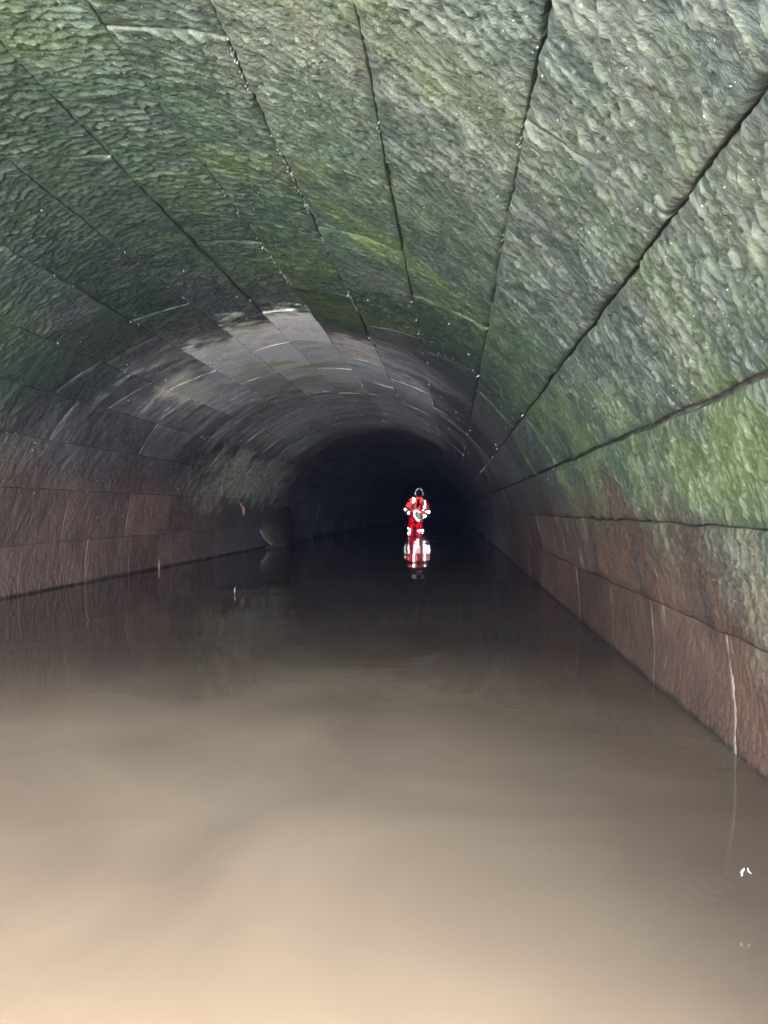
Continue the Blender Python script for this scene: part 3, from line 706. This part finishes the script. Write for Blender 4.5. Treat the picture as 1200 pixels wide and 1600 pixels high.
prisms('red_reflectors', RED2, [trousers, jacket], 0.014, M['redprism2'], trousers, 0.55, 6, BANDS)  # trousers brightened by added mirror corners
mobj('chest_radio', join(tube([L(0.06, -0.155, 0.80), L(0.06, -0.165, 0.70)], [(0.03, 0.018), (0.032, 0.02)], 8)), M['black'], person)
mobj('reflective_collar_tab', tube([L(0.085, -0.085, 0.955), L(0.085, -0.10, 0.925)], [0.022, 0.022], 10), M['tape'], person)
hel = []
for k in range(7):
    f = k / 6 * math.pi / 2; hel.append((L(0.085, -0.02, 1.105 + 0.125 * math.sin(f)), (max(0.004, 0.108 * math.cos(f)), max(0.004, 0.125 * math.cos(f)))))
he = mobj('helmet', tube([h[0] for h in hel], [h[1] for h in hel], 20), M['black'], person)
mobj('helmet_brim', tube([L(0.085, -0.03, 1.098), L(0.085, -0.035, 1.112)], [(0.118, 0.142), (0.112, 0.135)], 20), M['black'], he)
# strap: a thin arc over the front of the helmet and down both cheeks
sp = [L(0.085 + 0.106 * math.sin(a), -0.12 - 0.02 * math.cos(a), 1.06 + 0.135 * math.cos(a)) for a in np.linspace(-2.0, 2.0, 17)]
hs = mobj('helmet_strap', tube(sp, [0.0075] * len(sp), 6), M['strap'], he)
prisms('grey_reflectors', [[(-0.1, 0.98), (-0.1, 1.3), (0.28, 1.3), (0.28, 0.98)]], [hs], 0.007, M['greyprism'], person)  # added reflectors lift the strap out of the dark
mobj('face_shade', tube([L(0.085, -0.085, 0.995), L(0.085, -0.10, 1.03), L(0.085, -0.105, 1.08)], [(0.055, 0.03), (0.066, 0.038), (0.066, 0.03)], 12), M['black'], person, sub=1)
# the tub carried in both hands
tub = thing('tub', 'red round tub with white rim and green inside, tilted in the wading person\'s hands', 'tub', (PX, PY, BED + zz - 0.035))
ax = Vector((0.62, -0.45, 0.42)).normalized()
c1 = Vector((0.075, -0.36, 0.44)); 
def along(f): return tuple(c1 - ax * f)
tub_body = mobj('tub_body', tube([along(0.26), along(0.24), along(0.12), along(0.0)], [0.10, 0.125, 0.145, 0.160], 24), M['trouser'], tub)
rimv = []
u = ax.cross(Vector((0, 0, 1))).normalized(); w = u.cross(ax).normalized()
rp = [tuple(c1 + u * 0.165 * math.cos(q) + w * 0.165 * math.sin(q)) for q in np.linspace(0, 2 * math.pi, 33)]
rim = mobj('rim', tube(rp, [0.016] * 33, 8, False), M['rim'], tub)
lining = mobj('lining', tube([along(-0.004), along(-0.006)], [0.158, 0.156], 24), M['green'], tub)
zk, zz = zz, 0.0
E1, E2 = [], []
for q in np.linspace(0, 2 * math.pi, 25)[:-1]:
    d_ = u * math.cos(q) + w * math.sin(q); E1.append((c1.x + d_.x * 0.183, c1.z + d_.z * 0.183)); E2.append((c1.x + d_.x * 0.140, c1.z + d_.z * 0.140))
prisms('silver_reflectors', [E1], [rim], 0.013, M['prism'], rim, skip=[E2, [(0.10, 0.2), (0.10, 0.45), (0.15, 0.8), (0.5, 0.8), (0.5, 0.2)]])  # added reflectors whiten the rim
prisms('green_reflectors', [E2], [lining], 0.015, M['greenprism'], lining, 0.8, 4)  # reflectors added so the lining returns daylight
prisms('red_reflectors', [[(-0.25, 0.5), (0.0, 0.62), (0.2, 0.2), (0.0, 0.15), (-0.2, 0.3)]], [tub_body], 0.016, M['redprism2'], tub_body, 0.5, 7, [E1])  # tub body brightened by added reflectors
zz = zk

# ------------------------------------------------------------------ things along the left wall
M['plate'] = noise_col(mat('wet_metal_sheet', rough=0.4, metal=0.1), (0.085, 0.068, 0.050), (0.15, 0.122, 0.088), 6, 5, 0.3, 0.01)
def on_ray(px, py, y):                                    # measured direction from the viewpoint, at distance y
    dx = px - 600; a = YAW; X = dx * math.cos(a) - 1156 * math.sin(a); Yv = dx * math.sin(a) + 1156 * math.cos(a)
    return (X / Yv * y, y, CAM_Z + (797 - py) / Yv * y)
plate = thing('metal_sheet', 'curved dull metal sheet leaning against the left wall with its foot in the water', 'metal sheet', (-2.75, 11.6, 0))
A = [(396, 798, 10.75), (402, 821, 10.78), (413, 841, 10.82), (432, 859, 10.9)]       # near edge, top to bottom
B = [(426, 791, 11.5), (434, 815, 11.3), (444, 838, 11.25), (452, 853, 11.3)]
C_ = [(452, 791, 12.3), (456, 812, 12.2), (459, 832, 12.2), (461, 850, 12.2)]
V, F = [], []
def bez(a, b, c, t): return (1 - t) ** 2 * a + 2 * t * (1 - t) * b + t * t * c
for i_ in range(4):
    a, b, c = (Vector(on_ray(*q[i_])) for q in (A, B, C_))
    b2 = b * 2 - (a + c) / 2 + Vector((0.03, 0, 0))
    for k in range(13): V.append(bez(a, b2, c, k / 12) - Vector((-2.75, 11.6, 0)))
F = [tuple(q) for q in grid_quads(4, 13)]
me_corners = [0, 12, 39, 51]
o = mobj('sheet', (V, F), M['plate'], plate); sf = o.modifiers.new('thickness', 'SOLIDIFY'); sf.thickness = 0.012
cr_ = o.data.attributes.new('crease_vert', 'FLOAT', 'POINT')
for q in me_corners: cr_.data[q].value = 1.0
sb = o.modifiers.new('subdivision', 'SUBSURF'); sb.levels = sb.render_levels = 2
e1 = [V[i_ * 13] for i_ in range(4)]
mobj('rolled_edge', tube(e1, [0.008] * 4, 6), mat('bright_edge', (0.5, 0.47, 0.40), 0.4, 0.3), plate)
def lump(name, loc, dims, m, label, cat, seed=1, rot=0.0, sub=2):
    rs_ = random.Random(seed); V = []; F = []
    n, k_ = 5, 8
    for i_ in range(n):
        f = math.pi * (i_ + 0.5) / n
        for j in range(k_):
            q = 2 * math.pi * j / k_; r_ = rs_.uniform(0.8, 1.15)
            V.append((dims[0] * r_ * math.sin(f) * math.cos(q), dims[1] * r_ * math.sin(f) * math.sin(q), dims[2] * math.cos(f) * r_))
    for i_ in range(n - 1):
        for j in range(k_): F.append((i_ * k_ + j, (i_ + 1) * k_ + j, (i_ + 1) * k_ + (j + 1) % k_, i_ * k_ + (j + 1) % k_))
    F.append(tuple(range(k_))); F.append(tuple(range((n - 1) * k_, n * k_))[::-1])
    o = mobj(name, (V, F), m, sub=sub); o.location = loc; o.rotation_euler.z = rot
    return tag(o, label, cat)
lump('stone_slab', (-2.66, 10.75, 0.015), (0.13, 0.22, 0.04), M['plate'], 'low dark slab just above the water beside the leaning metal sheet', 'stone', 4)
# rusty drip stone under the pale patch
M['rust'] = noise_col(mat('rusty_lime', rough=0.5), (0.42, 0.20, 0.11), (0.60, 0.34, 0.20), 30)
tr_ = thing('stalactite', 'small rust-orange stalactite hanging on the left wall before the metal sheet', 'stalactite', (-2.74, 9.4, 0.5))
mobj('straw', tube([(0.0, 0, 0.14), (0.03, 0, 0.10), (0.035, 0, 0.05), (0.035, 0, -0.01)], [0.012, 0.02, 0.022, 0.014], 10), M['rust'], tr_, sub=1)
mobj('crust_root', tube([(-0.04, 0, 0.18), (0.0, 0, 0.14), (0.02, 0, 0.12)], [0.03, 0.022, 0.014], 8), M['lime'], tr_, sub=1)
M['wood'] = noise_col(mat('wet_twig', rough=0.5), (0.20, 0.15, 0.10), (0.42, 0.36, 0.28), 40)
tg = mobj('twig', tube([(0, 0, -0.10), (0.004, 0, 0.0), (-0.006, 0, 0.05), (0.006, 0, 0.10)], [0.007, 0.009, 0.008, 0.003], 8), M['wood'], sub=1)
tg.location = (-2.80, 6.85, 0); tag(tg, 'thin pale twig standing in the water close to the left wall', 'twig')
# falling drops
M['clear'] = mat('clear_water', (0.93, 0.95, 0.97), 0.03, **{'IOR': 1.33, 'Transmission Weight': 0.35})
def drop(name, loc, ln, r, lean, label, group=None):
    n = 7; p = []; rr = []
    for k in range(n):
        f = k / (n - 1); p.append((lean * (f - 0.5) * ln + 0.0012 * math.sin(f * 9), 0, (f - 0.5) * ln)); rr.append(r * max(0.12, math.sin(math.pi * (0.12 + 0.8 * (1 - f)))))
    o = mobj(name, tube(p, rr, 8), M['clear'], sub=1); o.location = loc
    return tag(o, label, 'water drop', group)
drop('water_drop', (0.412, 1.10, 0.052), 0.012, 0.0017, 0.3, 'larger glinting drop above the water near the bottom right, left one of the two', 'falling water drops')
drop('water_drop', (0.421, 1.10, 0.054), 0.009, 0.0010, -0.6, 'thinner glinting drop beside the larger one near the bottom right', 'falling water drops')
drop('water_drop', (-1.48, 4.92, 0.026), 0.045, 0.003, 0.1, 'small upright splash of a drop in the middle of the dark water, left of centre', 'falling water drops')

# ------------------------------------------------------------------ damp air
hz = bpy.data.materials.new('damp_air'); hz.use_nodes = True; hn = hz.node_tree; hn.nodes.clear()
pv = hn.nodes.new('ShaderNodeVolumePrincipled'); pv.inputs['Color'].default_value = (0.30, 0.46, 1.0, 1); pv.inputs['Density'].default_value = 0.0012
ho = hn.nodes.new('ShaderNodeOutputMaterial'); hn.links.new(pv.outputs[0], ho.inputs['Volume'])
V = [(x, y, z) for x in (-405, 405) for y in (-405, 405) for z in (BED - 1, 9.0)]
me = bpy.data.meshes.new('haze'); me.from_pydata(V, [], [(0, 1, 3, 2), (4, 6, 7, 5), (0, 4, 5, 1), (2, 3, 7, 6), (0, 2, 6, 4), (1, 5, 7, 3)]); me.update()
o = link('haze', me, hz); o['kind'] = 'stuff'
